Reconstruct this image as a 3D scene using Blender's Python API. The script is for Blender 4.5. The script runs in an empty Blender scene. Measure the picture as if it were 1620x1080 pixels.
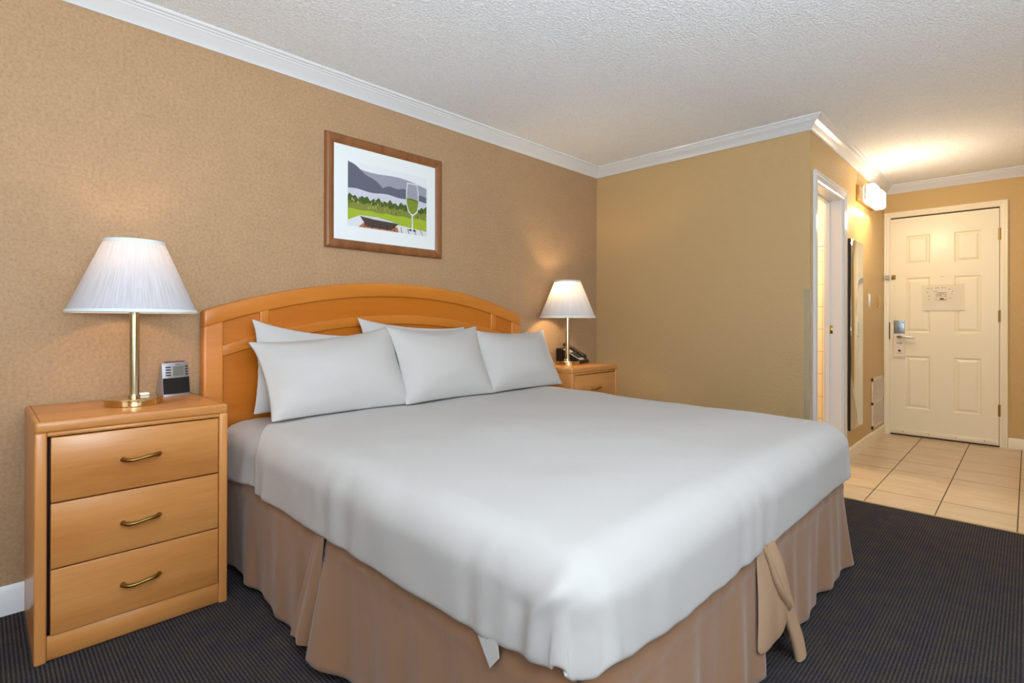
import bpy, bmesh, math, random
import numpy as np
from mathutils import Vector, Matrix
S = bpy.context.scene
COL = S.collection
random.seed(4); RNG = np.random.RandomState(7)

# ---------------------------------------------------------------- camera
F_PX = 831.3157
cy_, cp_, cr_ = math.radians(45.4894), math.radians(0.0561), math.radians(0.1349)
Fw = Vector((math.sin(cy_)*math.cos(cp_), math.cos(cy_)*math.cos(cp_), math.sin(cp_)))
Rt = Vector((math.cos(cy_), -math.sin(cy_), 0)); Up = Rt.cross(Fw)
R2 = Rt*math.cos(cr_) + Up*math.sin(cr_); U2 = -Rt*math.sin(cr_) + Up*math.cos(cr_)
cam = bpy.data.cameras.new('camera'); co = bpy.data.objects.new('camera', cam); COL.objects.link(co)
M = Matrix((R2, U2, -Fw)).transposed().to_4x4(); M.translation = Vector((-0.3382, -2.6337, 1.0618)); co.matrix_world = M
cam.sensor_width = 36; cam.lens = F_PX/1620*36; cam.shift_y = (507.35-540)/1620; cam.clip_start = 0.02
S.camera = co

# ---------------------------------------------------------------- view, world, lights
S.view_settings.view_transform = 'Standard'; S.view_settings.look = 'None'
S.view_settings.exposure = 0.20; S.view_settings.gamma = 1; S.view_settings.use_curve_mapping = False
W = bpy.data.worlds.new('daylight'); S.world = W; W.use_nodes = True
W.node_tree.nodes['Background'].inputs[0].default_value = (0.80, 0.90, 1.0, 1); W.node_tree.nodes['Background'].inputs[1].default_value = 1.5

def area(name, loc, direction, sx, sy, power, col):
    l = bpy.data.lights.new(name, 'AREA'); l.shape = 'RECTANGLE'; l.size = sx; l.size_y = sy; l.energy = power; l.color = col
    o = bpy.data.objects.new(name, l); COL.objects.link(o); o.location = loc
    o.rotation_euler = Vector(direction).to_track_quat('-Z', 'Y').to_euler(); return o
def point(name, loc, power, col, r=0.03, parent=None):
    l = bpy.data.lights.new(name, 'POINT'); l.energy = power; l.color = col; l.shadow_soft_size = r
    o = bpy.data.objects.new(name, l); COL.objects.link(o); o.location = loc
    if parent: o.parent = parent
    return o
RH = 2.3548                      # ceiling height
XL, XW, XD, YC, YB, YH = -2.6, 3.37, 5.775, -1.642, -5.6, -3.4
WIN = [(-1.9, 1.7, 0.75, 2.15)]  # window in the wall opposite the headboard
area('window_daylight', (-0.1, YB+0.10, 1.45), (0, 1, 0.22), 3.5, 1.35, 12, (0.92, 0.97, 1.0))
area('added_bounce_fill', (-0.5, -3.75, 1.20), (0.13, 0.26, 1), 1.0, 1.0, 190, (0.82, 0.92, 1.0))  # added unseen upward fill behind the camera, standing in for a bounced flash
area('side_window_daylight', (XL+0.10, -3.1, 1.45), (1, 0.1, 0.1), 2.0, 1.35, 8, (0.93, 0.97, 1.0))
WARM = (1.0, 0.66, 0.34); BULB = (1.0, 0.74, 0.46)

# ---------------------------------------------------------------- helpers
def lin(c):
    return tuple((v/255/12.92 if v/255 <= .04045 else ((v/255+.055)/1.055)**2.4) for v in c) + (1,)
def mat(name, rgb, rough=.5, metal=0, spec=.5, **k):
    m = bpy.data.materials.new(name); m.use_nodes = True
    b = m.node_tree.nodes['Principled BSDF']
    b.inputs['Base Color'].default_value = lin(rgb); b.inputs['Roughness'].default_value = rough; b.inputs['Metallic'].default_value = metal
    b.inputs['Specular IOR Level'].default_value = spec
    for a, v in k.items(): b.inputs[a.replace('_', ' ')].default_value = v
    return m
def N(m, t, **k):
    n = m.node_tree.nodes.new(t)
    for a, v in k.items(): setattr(n, a, v)
    return n
def Lk(m, a, b): m.node_tree.links.new(a, b)
def B(m): return m.node_tree.nodes['Principled BSDF']
def coords(m, scale=(1, 1, 1), rot=(0, 0, 0), kind='Object'):
    t = N(m, 'ShaderNodeTexCoord'); mp = N(m, 'ShaderNodeMapping'); Lk(m, t.outputs[kind], mp.inputs[0])
    mp.inputs['Scale'].default_value = scale; mp.inputs['Rotation'].default_value = rot; return mp.outputs[0]
def noise(m, vec, scale, detail=4, rough=.55):
    n = N(m, 'ShaderNodeTexNoise'); Lk(m, vec, n.inputs['Vector']); n.inputs['Scale'].default_value = scale
    n.inputs['Detail'].default_value = detail; n.inputs['Roughness'].default_value = rough; return n.outputs[0]
def ramp(m, fac, stops):
    r = N(m, 'ShaderNodeValToRGB'); Lk(m, fac, r.inputs[0]); e = r.color_ramp.elements
    while len(e) < len(stops): e.new(.5)
    for i, (p, c) in enumerate(stops): e[i].position = p; e[i].color = lin(c) if len(c) == 3 else c
    return r.outputs[0]
def bump(m, h, strength, dist=.01, nrm=None):
    b = N(m, 'ShaderNodeBump'); Lk(m, h, b.inputs['Height']); b.inputs['Strength'].default_value = strength; b.inputs['Distance'].default_value = dist
    if nrm: Lk(m, nrm, b.inputs['Normal'])
    Lk(m, b.outputs[0], B(m).inputs['Normal']); return b.outputs[0]
def math_(m, op, a, b=None):
    n = N(m, 'ShaderNodeMath', operation=op)
    for i, v in enumerate((a, b)):
        if v is None: continue
        if isinstance(v, (int, float)): n.inputs[i].default_value = v
        else: Lk(m, v, n.inputs[i])
    return n.outputs[0]
def mixc(m, fac, a, b, blend='MIX'):
    n = N(m, 'ShaderNodeMix', data_type='RGBA', blend_type=blend)
    for s, v in ((0, fac), (6, a), (7, b)):
        if isinstance(v, (int, float)): n.inputs[s].default_value = v
        elif isinstance(v, tuple): n.inputs[s].default_value = v
        else: Lk(m, v, n.inputs[s])
    return n.outputs[2]

def obj(name, verts, faces, m, parent=None, smooth=False, mats=None, idx=None):
    me = bpy.data.meshes.new(name); me.from_pydata([tuple(map(float, v)) for v in verts], [], [tuple(map(int, f)) for f in faces]); me.update()
    o = bpy.data.objects.new(name, me); COL.objects.link(o)
    for mm in (mats or [m]): me.materials.append(mm)
    if idx: me.polygons.foreach_set('material_index', idx)
    if smooth: me.polygons.foreach_set('use_smooth', [True]*len(me.polygons))
    if parent: o.parent = parent
    return o
def from_bm(name, bm, m, parent=None, smooth=False):
    bmesh.ops.recalc_face_normals(bm, faces=bm.faces)
    me = bpy.data.meshes.new(name); bm.to_mesh(me); bm.free(); me.materials.append(m)
    if smooth: me.polygons.foreach_set('use_smooth', [True]*len(me.polygons))
    o = bpy.data.objects.new(name, me); COL.objects.link(o)
    if parent: o.parent = parent
    return o
def autosm(o, ang=40):
    o.data.polygons.foreach_set('use_smooth', [True]*len(o.data.polygons))
    bm = bmesh.new(); bm.from_mesh(o.data)
    for e in bm.edges:
        if len(e.link_faces) == 2 and e.calc_face_angle(0) > math.radians(ang): e.smooth = False
    bm.to_mesh(o.data); bm.free(); return o
def addbox(bm, lo, hi, bev=0, seg=3, rot=None):
    b2 = bmesh.new(); bmesh.ops.create_cube(b2, size=1)
    for v in b2.verts:
        for i in range(3): v.co[i] = (lo[i]+hi[i])/2 + v.co[i]*(hi[i]-lo[i])
    if bev: bmesh.ops.bevel(b2, geom=list(b2.edges), offset=bev, segments=seg, profile=.5, affect='EDGES')
    if rot: bmesh.ops.transform(b2, matrix=rot, verts=b2.verts)
    mp = {v: bm.verts.new(v.co) for v in b2.verts}
    for f in b2.faces: bm.faces.new([mp[v] for v in f.verts])
    b2.free()
def box(name, lo, hi, m, parent=None, bev=0, seg=3):
    bm = bmesh.new(); addbox(bm, lo, hi, bev, seg); o = from_bm(name, bm, m, parent)
    return autosm(o, 50) if bev else o
def lathe(name, prof, m, parent=None, n=64, loc=(0, 0, 0), flute=None):
    V, Fc = [], []
    for r, z in prof:
        for i in range(n):
            a = 2*math.pi*i/n; rr = r if flute is None else r*(1+flute*math.cos(a*n/4))
            V.append((loc[0]+rr*math.cos(a), loc[1]+rr*math.sin(a), loc[2]+z))
    for j in range(len(prof)-1):
        for i in range(n): Fc.append((j*n+i, j*n+(i+1) % n, (j+1)*n+(i+1) % n, (j+1)*n+i))
    return autosm(obj(name, V, Fc, m, parent), 35)
def tube(bm, pts, rad, n=12, sq=(1, 1), caps=True):
    pts = [Vector(p) for p in pts]; rings = []
    for i, p in enumerate(pts):
        d = (pts[min(i+1, len(pts)-1)]-pts[max(i-1, 0)]).normalized()
        a = Vector((0, 0, 1)) if abs(d.z) < .9 else Vector((0, 1, 0))
        u = d.cross(a).normalized(); w = d.cross(u).normalized(); r = rad[i] if isinstance(rad, (list, tuple)) else rad
        rings.append([bm.verts.new(p+(u*math.cos(t)*sq[0]+w*math.sin(t)*sq[1])*r) for t in [2*math.pi*k/n for k in range(n)]])
    for a, b in zip(rings, rings[1:]):
        for k in range(n): bm.faces.new((a[k], a[(k+1) % n], b[(k+1) % n], b[k]))
    if caps: bm.faces.new(rings[0]); bm.faces.new(rings[-1][::-1])
def empty(name, loc, rz=0):
    o = bpy.data.objects.new(name, None); COL.objects.link(o); o.location = loc; o.rotation_euler = (0, 0, rz); o.empty_display_size = .1; return o
def tag(o, label=None, cat=None, group=None, kind=None):
    for k, v in (('label', label), ('category', cat), ('group', group), ('kind', kind)):
        if v: o[k] = v
    return o
def struct(o): o['kind'] = 'structure'; return o
def copy_tree(o, parent=None):
    c = o.copy(); COL.objects.link(c); c.parent = parent
    for ch in list(o.children): copy_tree(ch, c)
    return c
def prism(bm, poly, axis, a, b):
    """extrude a 2-D polygon along an axis between a and b"""
    def P(p, t): return {'x': (t, p[0], p[1]), 'y': (p[0], t, p[1]), 'z': (p[0], p[1], t)}[axis]
    A = [bm.verts.new(P(p, a)) for p in poly]; Bv = [bm.verts.new(P(p, b)) for p in poly]
    n = len(poly); bm.faces.new(A); bm.faces.new(Bv[::-1])
    for i in range(n): bm.faces.new((A[i], A[(i+1) % n], Bv[(i+1) % n], Bv[i]))

# ---------------------------------------------------------------- materials
M_paper = mat('wallpaper', (196, 160, 118), .62, spec=.25)
v = coords(M_paper); n1 = noise(M_paper, v, 9, 5, .6); n2 = noise(M_paper, v, 80, 6, .8)
c = mixc(M_paper, .5, ramp(M_paper, n1, [(.3, (162, 132, 100)), (.7, (176, 143, 108))]), ramp(M_paper, n2, [(.34, (138, 108, 78)), (.50, (176, 142, 107)), (.70, (200, 168, 132))]))
Lk(M_paper, c, B(M_paper).inputs['Base Color']); bump(M_paper, n2, .12, .002)
def paint(name, rgb, rough, bs, sc=85):
    m = mat(name, rgb, rough, spec=.45); v = coords(m); n = noise(m, v, sc, 3, .6)
    h = ramp(m, n, [(.40, (0, 0, 0)), (.62, (255, 255, 255))]); bump(m, h, bs, .003 if name != 'stippled_ceiling' else .005); return m
M_side = paint('textured_tan_paint', (192, 160, 112), .5, .35)
M_hall = paint('textured_tan_paint_lamplit', (204, 168, 106), .38, .45)  # same tan paint as the side wall, warm lamp light put into its colour
M_ceil = paint('stippled_ceiling', (245, 247, 249), .75, .6, 95)
v = coords(M_ceil); n = noise(M_ceil, v, 120, 3, .7); Lk(M_ceil, ramp(M_ceil, n, [(.36, (232, 236, 241)), (.50, (249, 252, 255))]), B(M_ceil).inputs['Base Color'])
M_trim = mat('white_trim_paint', (216, 217, 218), .22)
M_cream = mat('cream_door_paint', (243, 230, 198), .3)
M_base = mat('white_baseboard_paint', (232, 236, 240), .35)

def wood(name, dark, mid, light, axis='x', scale=1.0, rough=.28, seed=0):
    m = mat(name, mid, rough, spec=.5)
    sc = {'x': (.9, 9, 9), 'z': (9, 9, .9), 'y': (9, .9, 9)}[axis]
    t = N(m, 'ShaderNodeTexCoord'); mp = N(m, 'ShaderNodeMapping'); Lk(m, t.outputs['Object'], mp.inputs[0]); mp.inputs['Scale'].default_value = tuple(s*scale for s in sc)
    oi = N(m, 'ShaderNodeObjectInfo'); va = N(m, 'ShaderNodeVectorMath', operation='ADD'); Lk(m, mp.outputs[0], va.inputs[0])
    mu = N(m, 'ShaderNodeVectorMath', operation='SCALE'); cx = N(m, 'ShaderNodeCombineXYZ')
    for i in range(3): Lk(m, oi.outputs['Random'], cx.inputs[i])
    Lk(m, cx.outputs[0], mu.inputs[0]); mu.inputs['Scale'].default_value = 37; Lk(m, mu.outputs[0], va.inputs[1])
    v = va.outputs[0]
    a = noise(m, v, 1.1, 3, .5); w = N(m, 'ShaderNodeTexNoise'); Lk(m, v, w.inputs['Vector']); w.inputs['Scale'].default_value = 9; w.inputs['Detail'].default_value = 6; w.inputs['Roughness'].default_value = .65
    c1 = ramp(m, a, [(.30, dark), (.5, mid), (.72, light)]); c2 = ramp(m, w.outputs[0], [(.35, dark), (.55, mid), (.8, light)])
    Lk(m, mixc(m, .3, c1, c2), B(m).inputs['Base Color']); return m
M_maple = wood('maple_front', (178, 112, 54), (196, 132, 70), (208, 148, 86), 'x')
M_maple_v = wood('maple_post', (192, 124, 64), (204, 138, 76), (214, 152, 90), 'z')
M_hb = wood('headboard_maple', (176, 96, 18), (188, 106, 26), (200, 120, 38), 'x', .7, .3)
M_hbf = wood('headboard_frame_maple', (186, 108, 32), (198, 120, 42), (210, 134, 56), 'x', .7, .28)
M_frame = wood('picture_frame_walnut', (112, 68, 34), (134, 84, 46), (150, 98, 58), 'z', 2.4, .35)
M_dark = mat('dark_gap', (40, 14, 10), .8)
M_brass = mat('polished_brass', (220, 198, 150), .1, 1)
M_brassdk = mat('antique_brass', (150, 118, 60), .28, 1)
M_pole = mat('satin_brass', (208, 198, 166), .2, 1)
M_chrome = mat('brushed_steel', (190, 188, 182), .28, 1)
M_steel = mat('lock_steel', (165, 176, 186), .35, .9)
M_white = mat('white_plastic', (236, 236, 232), .35)
M_black = mat('black_plastic', (22, 20, 20), .35)
M_grille = mat('black_speaker_cloth', (20, 20, 18), .9)
M_silver = mat('silver_plastic', (172, 170, 178), .3, .5)
M_lcd = mat('lcd_screen', (112, 116, 110), .2)
M_cabc = mat('smoked_clear_plastic', (80, 60, 40), .1)

M_cloth = mat('white_cotton', (187, 184, 181), .85, spec=.15)
v = coords(M_cloth); n = noise(M_cloth, v, 14, 4, .5); bump(M_cloth, n, .13, .012)
B(M_cloth).inputs['Sheen Weight'].default_value = .1
M_pcloth = mat('white_pillow_cotton', (191, 188, 185), .85, spec=.15)
v = coords(M_pcloth, (1, 1, 3.2), (0, .35, 0)); n = noise(M_pcloth, v, 8, 4, .5); bump(M_pcloth, n, .16, .012)
M_skirt = mat('taupe_skirt_fabric', (146, 108, 78), .5, spec=.3)
v = coords(M_skirt, (1, 1, .25)); n = noise(M_skirt, v, 22, 3, .5); bump(M_skirt, n, .18, .01); B(M_skirt).inputs['Sheen Weight'].default_value = .25
M_skirt_in = mat('tan_skirt_pleat_fabric', (176, 144, 116), .6, spec=.3)

# carpet: charcoal loop pile in rows
M_carpet = mat('charcoal_loop_carpet', (48, 46, 50), .95, spec=.08)
t = N(M_carpet, 'ShaderNodeTexCoord'); sp = N(M_carpet, 'ShaderNodeSeparateXYZ'); Lk(M_carpet, t.outputs['Object'], sp.inputs[0])
def sn(m, s, f): return math_(m, 'ADD', math_(m, 'MULTIPLY', math_(m, 'SINE', math_(m, 'MULTIPLY', s, f)), .5), .5)
gx = sn(M_carpet, sp.outputs[0], 2*math.pi/.0105); gy = sn(M_carpet, sp.outputs[1], 2*math.pi/.0105)
loop = math_(M_carpet, 'ADD', math_(M_carpet, 'MULTIPLY', gx, .55), math_(M_carpet, 'MULTIPLY', gy, .45))
nn = noise(M_carpet, t.outputs['Object'], 210, 4, .8); nb = noise(M_carpet, t.outputs['Object'], 12, 3, .6)
hh = math_(M_carpet, 'MULTIPLY', math_(M_carpet, 'ADD', math_(M_carpet, 'MULTIPLY', loop, .75), .2), math_(M_carpet, 'MULTIPLY', nn, 1.5))
cc = ramp(M_carpet, hh, [(.12, (30, 29, 31)), (.42, (62, 60, 62)), (.75, (116, 110, 106))])
tint = ramp(M_carpet, nb, [(.35, (225, 222, 240)), (.65, (255, 246, 232))])
Lk(M_carpet, mixc(M_carpet, 1.0, cc, tint, 'MULTIPLY'), B(M_carpet).inputs['Base Color']); bump(M_carpet, hh, .8, .006)

# ceramic floor tile, brushed travertine look, thin dark joints
M_tile = mat('travertine_tile', (214, 192, 160), .28, spec=.5)
t = N(M_tile, 'ShaderNodeTexCoord'); mp = N(M_tile, 'ShaderNodeMapping'); Lk(M_tile, t.outputs['Object'], mp.inputs[0]); mp.inputs['Scale'].default_value = (9, 1.6, 1)
n1 = noise(M_tile, mp.outputs[0], 2.2, 6, .65); n2 = noise(M_tile, t.outputs['Object'], 3, 2, .5)
c = mixc(M_tile, .35, ramp(M_tile, n1, [(.3, (188, 160, 124)), (.5, (208, 184, 150)), (.7, (222, 202, 172))]), ramp(M_tile, n2, [(.3, (198, 170, 132)), (.7, (216, 196, 166))]))
Lk(M_tile, c, B(M_tile).inputs['Base Color'])
M_grout = mat('brown_grout', (96, 74, 52), .9)
M_groutl = mat('tan_grout', (150, 122, 88), .9)
M_bathtile = mat('bathroom_wall_tile', (246, 238, 220), .25)
M_bathwall = mat('bathroom_paint', (242, 230, 200), .5)

# ---------------------------------------------------------------- room shell
def slab(name, lo, hi, m): return struct(box(name, lo, hi, m))
T = .12
slab('floor', (XL-T, YB-T, -.12), (XD+T, T, -.006), M_dark)
cp = obj('floor', [(XL, 0, 0), (XL, YB, 0), (3.34, YB, 0), (3.34, YC, 0), (XW, YC, 0), (XW, 0, 0), (XL, 0, -.004), (XL, YB, -.004), (3.34, YB, -.004), (3.34, YC, -.004), (XW, YC, -.004), (XW, 0, -.004)],
         [(0, 1, 2, 3, 4, 5)] + [(i, (i+1) % 6, (i+1) % 6+6, i+6) for i in range(6)], M_carpet); struct(cp); cp.name = 'floor_carpet'
ceil = slab('ceiling', (XL-T, YB-T, RH), (XD+T, T, RH+.1), M_ceil)
slab('wall_headboard', (XL-T, 0, 0), (XW+T, T, RH), M_paper)
slab('wall_left', (XL-T, YB-T, 0), (XL, -4.1, RH), M_paper)
slab('wall_left', (XL-T, -2.1, 0), (XL, 0, RH), M_paper)
slab('wall_left', (XL-T, -4.1, 0), (XL, -2.1, .75), M_paper)
slab('wall_left', (XL-T, -4.1, 2.15), (XL, -2.1, RH), M_paper)
x0, x1, z0, z1 = WIN[0]
slab('wall_window', (XL-T, YB-T, 0), (x0, YB, RH), M_side)
slab('wall_window', (x1, YB-T, 0), (XD+T, YB, RH), M_side)
slab('wall_window', (x0, YB-T, 0), (x1, YB, z0), M_side)
slab('wall_window', (x0, YB-T, z1), (x1, YB, RH), M_side)
M_glass = mat('window_glass', (255, 255, 255), .0); B(M_glass).inputs['Transmission Weight'].default_value = 1; B(M_glass).inputs['IOR'].default_value = 1.0
def window(nm, a0, a1, axis):
    e = struct(empty(nm, (0, 0, 0))); bm = bmesh.new()
    def bx(u0, u1, q0, q1):
        if axis == 'y': addbox(bm, (u0, YB-.08, q0), (u1, YB-.03, q1), .004, 1)
        else: addbox(bm, (XL-.08, u0, q0), (XL-.03, u1, q1), .004, 1)
    mid = (a0+a1)/2
    for u in (a0+.001, mid-.025, a1-.051): bx(u, u+.05, z0+.001, z1-.001)
    bx(a0+.001, a1-.001, z0+.001, z0+.05); bx(a0+.001, a1-.001, z1-.05, z1-.001); from_bm('window_frame', bm, M_white, e)
    if axis == 'y': box('pane', (a0+.03, YB-.058, z0+.03), (a1-.03, YB-.052, z1-.03), M_glass, e)
    else: box('pane', (XL-.058, a0+.03, z0+.03), (XL-.052, a1-.03, z1-.03), M_glass, e)
window('window_1', x0, x1, 'y'); window('window_2', -4.1, -2.1, 'x')

slab('wall_right', (XW, YC+T, 0), (XW+T, 0, RH), M_side)
# hall wall with the bathroom doorway
BX0, BX1, BZ = 3.505, 4.19, 1.985
slab('wall_hall', (XW, YC, 0), (BX0, YC+T, RH), M_hall)
slab('wall_hall', (BX1, YC, 0), (XD, YC+T, RH), M_hall)
slab('wall_hall', (BX0, YC, BZ), (BX1, YC+T, RH), M_hall)
slab('wall_right_face', (XW-.002, YC+.0005, 0), (XW+.001, YC+T, RH), M_side)
slab('wall_entry', (XD, YB-T, 0), (XD+T, YC+T, RH), M_hall)
slab('wall_hall_far', (4.4, YH-T, 0), (XD, YH, RH), M_hall)
slab('wall_closet', (4.4, YB, 0), (4.52, YH-T, RH), M_hall)
# bathroom behind the doorway
slab('floor_bathroom', (XW+T, YC+T, -.006), (XD+T, .0, 0), M_tile)
slab('floor_bathroom_threshold', (BX0+.014, YC+.001, -.0025), (BX1-.014, YC+T+.001, .0015), M_tile)
slab('wall_bathroom_back', (XW+T, -.25, 0), (XD+T, -.15, RH), M_bathwall)
bt = empty('wall_bathroom_side', (4.95, 0, 0)); struct(bt)
bm = bmesh.new(); addbox(bm, (.006, YC+T, 0), (.1, -.25, RH)); from_bm('wall_panel', bm, M_bathwall, bt)
bm = bmesh.new()
zz = 0.0
while zz < 1.70:
    yy = YC+T
    while yy < -.25:
        addbox(bm, (-.004, yy+.0015, zz+.0015), (.006, min(yy+.1985, -.25), min(zz+.1985, 1.70)))
        yy += .2
    zz += .2
from_bm('wall_tile', bm, M_bathtile, bt)
bm = bmesh.new(); addbox(bm, (-.008, YC+T, 1.702), (.006, -.25, 1.735), .004, 2); addbox(bm, (-.006, YC+T, 1.74), (.006, -.25, 1.78), .002, 1); from_bm('tile_border', bm, M_bathtile, bt)
bm = bmesh.new(); addbox(bm, (.0, YC+T, 0), (.0062, -.25, 1.75)); from_bm('grout', bm, M_groutl, bt)
point('bathroom_ceiling_light', (4.2, -.8, 2.1), 34, (1.0, .84, .58), .08)

# hall tiles: structure slab of grout with tile sheets
TY = [-1.642, -1.936, -2.266, -2.594, -2.924, -3.254, -3.4]; TX = [3.352, 3.66, 4.30, 4.64, 4.98, 5.32, 5.66, 5.775]
slab('floor_grout', (3.35, YB, -.006), (XD, YC, -.0012), M_grout)
bm = bmesh.new()
ys = [YC, -1.936, -2.266, -2.594, -2.924, -3.254, -3.584, -3.914, -4.244, -4.6, -4.93, -5.26, YB]
for j in range(len(ys)-1):
    off = [0, 0, .012, -.004, .01, 0, 0, 0, 0, 0, 0, 0][j]
    for i in range(len(TX)-1):
        xa = TX[i]+(off if i else 0)+.0045; xb = TX[i+1]+(off if i < len(TX)-2 else 0)-.0045
        addbox(bm, (xa, ys[j+1]+.0028, -.0025), (xb, ys[j]-.0028, .0), .0006, 1)
tl = from_bm('floor_tile', bm, M_tile); struct(tl)
tl2 = slab('trim_carpet_edge', (3.337, YB+.02, -.0045), (3.352, YC-.001, .003), mat('metal_edge_strip', (190, 165, 120), .4, .6))

# ---------------------------------------------------------------- crown moulding and baseboards
CD, CO = .074, .082
prof = [(0, -CD), (.006, -CD), (.010, -CD+.006), (.030, -CD+.022), (.050, -CD+.043), (.056, -CD+.046), (.060, -CD+.053), (.066, -CD+.054), (.070, -CD+.061), (.078, -CD+.063), (CO, -.006), (CO, 0), (0, 0)]
def sweep(name, p0, p1, n, d0, d1, m, pr=prof, zb=RH):
    """p0,p1: wall line ends; n: inward normal; d0,d1: mitre shift per unit offset at each end"""
    p0, p1, n = Vector(p0), Vector(p1), Vector(n); d = (p1-p0).normalized(); bm = bmesh.new(); A = []; Bq = []
    for o_, z in pr:
        a = p0+n*o_+d*(d0*o_); b = p1+n*o_+d*(d1*o_)
        A.append(bm.verts.new((a.x, a.y, zb+z))); Bq.append(bm.verts.new((b.x, b.y, zb+z)))
    k = len(pr)
    for i in range(k): bm.faces.new((A[i], A[(i+1) % k], Bq[(i+1) % k], Bq[i]))
    bm.faces.new(A[::-1]); bm.faces.new(Bq)
    return struct(autosm(from_bm(name, bm, m), 28))
e = .0008
sweep('trim_1', (XL, -e), (XW-.002, -e), (0, -1), 1, -1, M_trim)
sweep('trim_2', (XW-.002-e, 0), (XW-.002-e, YC), (-1, 0), 1, 1, M_trim)
sweep('trim_3', (XW-.002, YC-e), (XD, YC-e), (0, -1), -1, -1, M_trim)
sweep('trim_4', (XD-e, YC), (XD-e, YH), (-1, 0), 1, -1, M_trim)
sweep('trim_5', (XD, YH+e), (4.4, YH+e), (0, 1), 1, 0, M_trim)
sweep('trim_6', (XL+e, YB), (XL+e, 0), (1, 0), 1, -1, M_trim)
bp = [(0, 0), (.013, 0), (.013, .085), (.009, .098), (.004, .104), (0, .104)]
sweep('baseboard_headboard', (XL, -e), (XW-.002, -e), (0, -1), 1, -1, M_base, bp, 0)
sweep('baseboard_right', (XW-.002-e, 0), (XW-.002-e, YC), (-1, 0), 1, 0, M_base, bp, 0)
bp2 = [(0, 0), (.012, 0), (.012, .07), (.008, .084), (.003, .09), (0, .09)]
sweep('baseboard_hall', (4.258, YC-e), (XD, YC-e), (0, -1), 0, -1, M_cream, bp2, 0)
sweep('baseboard_entry', (XD-e, -2.512), (XD-e, YH), (-1, 0), 0, -1, M_cream, bp2, 0)
sweep('baseboard_left', (XL+e, YB), (XL+e, 0), (1, 0), 1, -1, M_base, bp, 0)
sweep('baseboard_window', (XL, YB+e), (4.4, YB+e), (0, 1), -1, 0, M_base, bp, 0)

# door casings (moulded), as three mitred lengths
def casing(name, u0, u1, ztop, w, place, m, thick=.018):
    """place(u,z,d) -> xyz ; d is the distance out from the wall"""
    root = struct(empty(name, (0, 0, 0)))
    P = [(0, 0), (0, .8), (.12, 1), (.3, .85), (.42, .95), (.72, .62), (.88, .7), (1, .45), (1, 0)]   # across, 0 = outer edge
    def strip(nm, ends):
        bm = bmesh.new(); A = []; Bq = []
        for a, d in P:
            A.append(bm.verts.new(place(*ends[0](a*w), d*thick))); Bq.append(bm.verts.new(place(*ends[1](a*w), d*thick)))
        k = len(P)
        for i in range(k): bm.faces.new((A[i], A[(i+1) % k], Bq[(i+1) % k], Bq[i]))
        bm.faces.new(A[::-1]); bm.faces.new(Bq); autosm(from_bm(nm, bm, m, root), 25)
    s = 1 if u1 > u0 else -1
    strip('jamb_casing', (lambda a: (u0+s*a, 0.0), lambda a: (u0+s*a, ztop-a)))
    strip('head_casing', (lambda a: (u0+s*a, ztop-a), lambda a: (u1-s*a, ztop-a)))
    strip('jamb_casing', (lambda a: (u1-s*a, ztop-a), lambda a: (u1-s*a, 0.0)))
    return root
casing('trim_bathroom_door', 3.435, 4.257, 2.045, .068, lambda u, z, d: (u, YC-.0005-d, z), M_trim)
casing('trim_entry_door', -1.643, -2.51, 2.104, .052, lambda u, z, d: (XD-.0005-d, u, z), M_cream)
# bathroom door lining with stop and strike
bm = bmesh.new()
addbox(bm, (BX0-.001, YC-.001, 0), (BX0+.014, YC+T+.001, BZ)); addbox(bm, (BX1-.014, YC-.001, 0), (BX1+.001, YC+T+.001, BZ)); addbox(bm, (BX0+.0005, YC-.0005, BZ-.014), (BX1-.0005, YC+T+.0005, BZ+.001))
addbox(bm, (BX1-.026, YC+.078, 0), (BX1-.0135, YC+.108, BZ-.014), .002, 1); addbox(bm, (BX0+.0135, YC+.078, 0), (BX0+.026, YC+.108, BZ-.014), .002, 1); addbox(bm, (BX0+.014, YC+.078, BZ-.026), (BX1-.014, YC+.108, BZ-.0135), .002, 1)
dl = struct(from_bm('door_2', bm, M_trim))
st = box('strike_plate', (BX1-.0165, YC+.060, .975), (BX1-.0135, YC+.104, 1.035), M_brassdk, dl, .001, 1)

# ---------------------------------------------------------------- entry door with six moulded panels
D1 = struct(empty('door_1', (XD-.011, 0, 0)))
DYA, DYB, DZ0, DZ1 = -1.694, -2.455, .012, 2.038
pan_u = [(-1.808, -1.994), (-2.158, -2.346)]
pan_z = [(1.595, 1.870), (.965, 1.478), (.258, .750)]
us = sorted({DYA, DYB, *[a for p in pan_u for a in p]}, reverse=True); zs = sorted({DZ0, DZ1, *[a for p in pan_z for a in p]})
V, Fc = [], []
def quad(a, b, c_, d_):
    i = len(V); V.extend([a, b, c_, d_]); Fc.append((i, i+1, i+2, i+3))
fx = -.003
for i in range(len(us)-1):
    for j in range(len(zs)-1):
        if any(us[i] == p[0] for p in pan_u) and any(zs[j] == p[0] for p in pan_z):
            u0_, u1_, a0, a1 = us[i], us[i+1], zs[j], zs[j+1]
            rings = [(0, 0), (.006, .002), (.013, .009), (.020, .009), (.038, .001), (.042, .0005)]
            R = [[(fx+d, u0_-k, a0+k), (fx+d, u1_+k, a0+k), (fx+d, u1_+k, a1-k), (fx+d, u0_-k, a1-k)] for k, d in rings]
            for r1, r2 in zip(R, R[1:]):
                for q in range(4): quad(r1[q], r1[(q+1) % 4], r2[(q+1) % 4], r2[q])
            quad(*R[-1])
        else: quad((fx, us[i], zs[j]), (fx, us[i+1], zs[j]), (fx, us[i+1], zs[j+1]), (fx, us[i], zs[j+1]))
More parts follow.
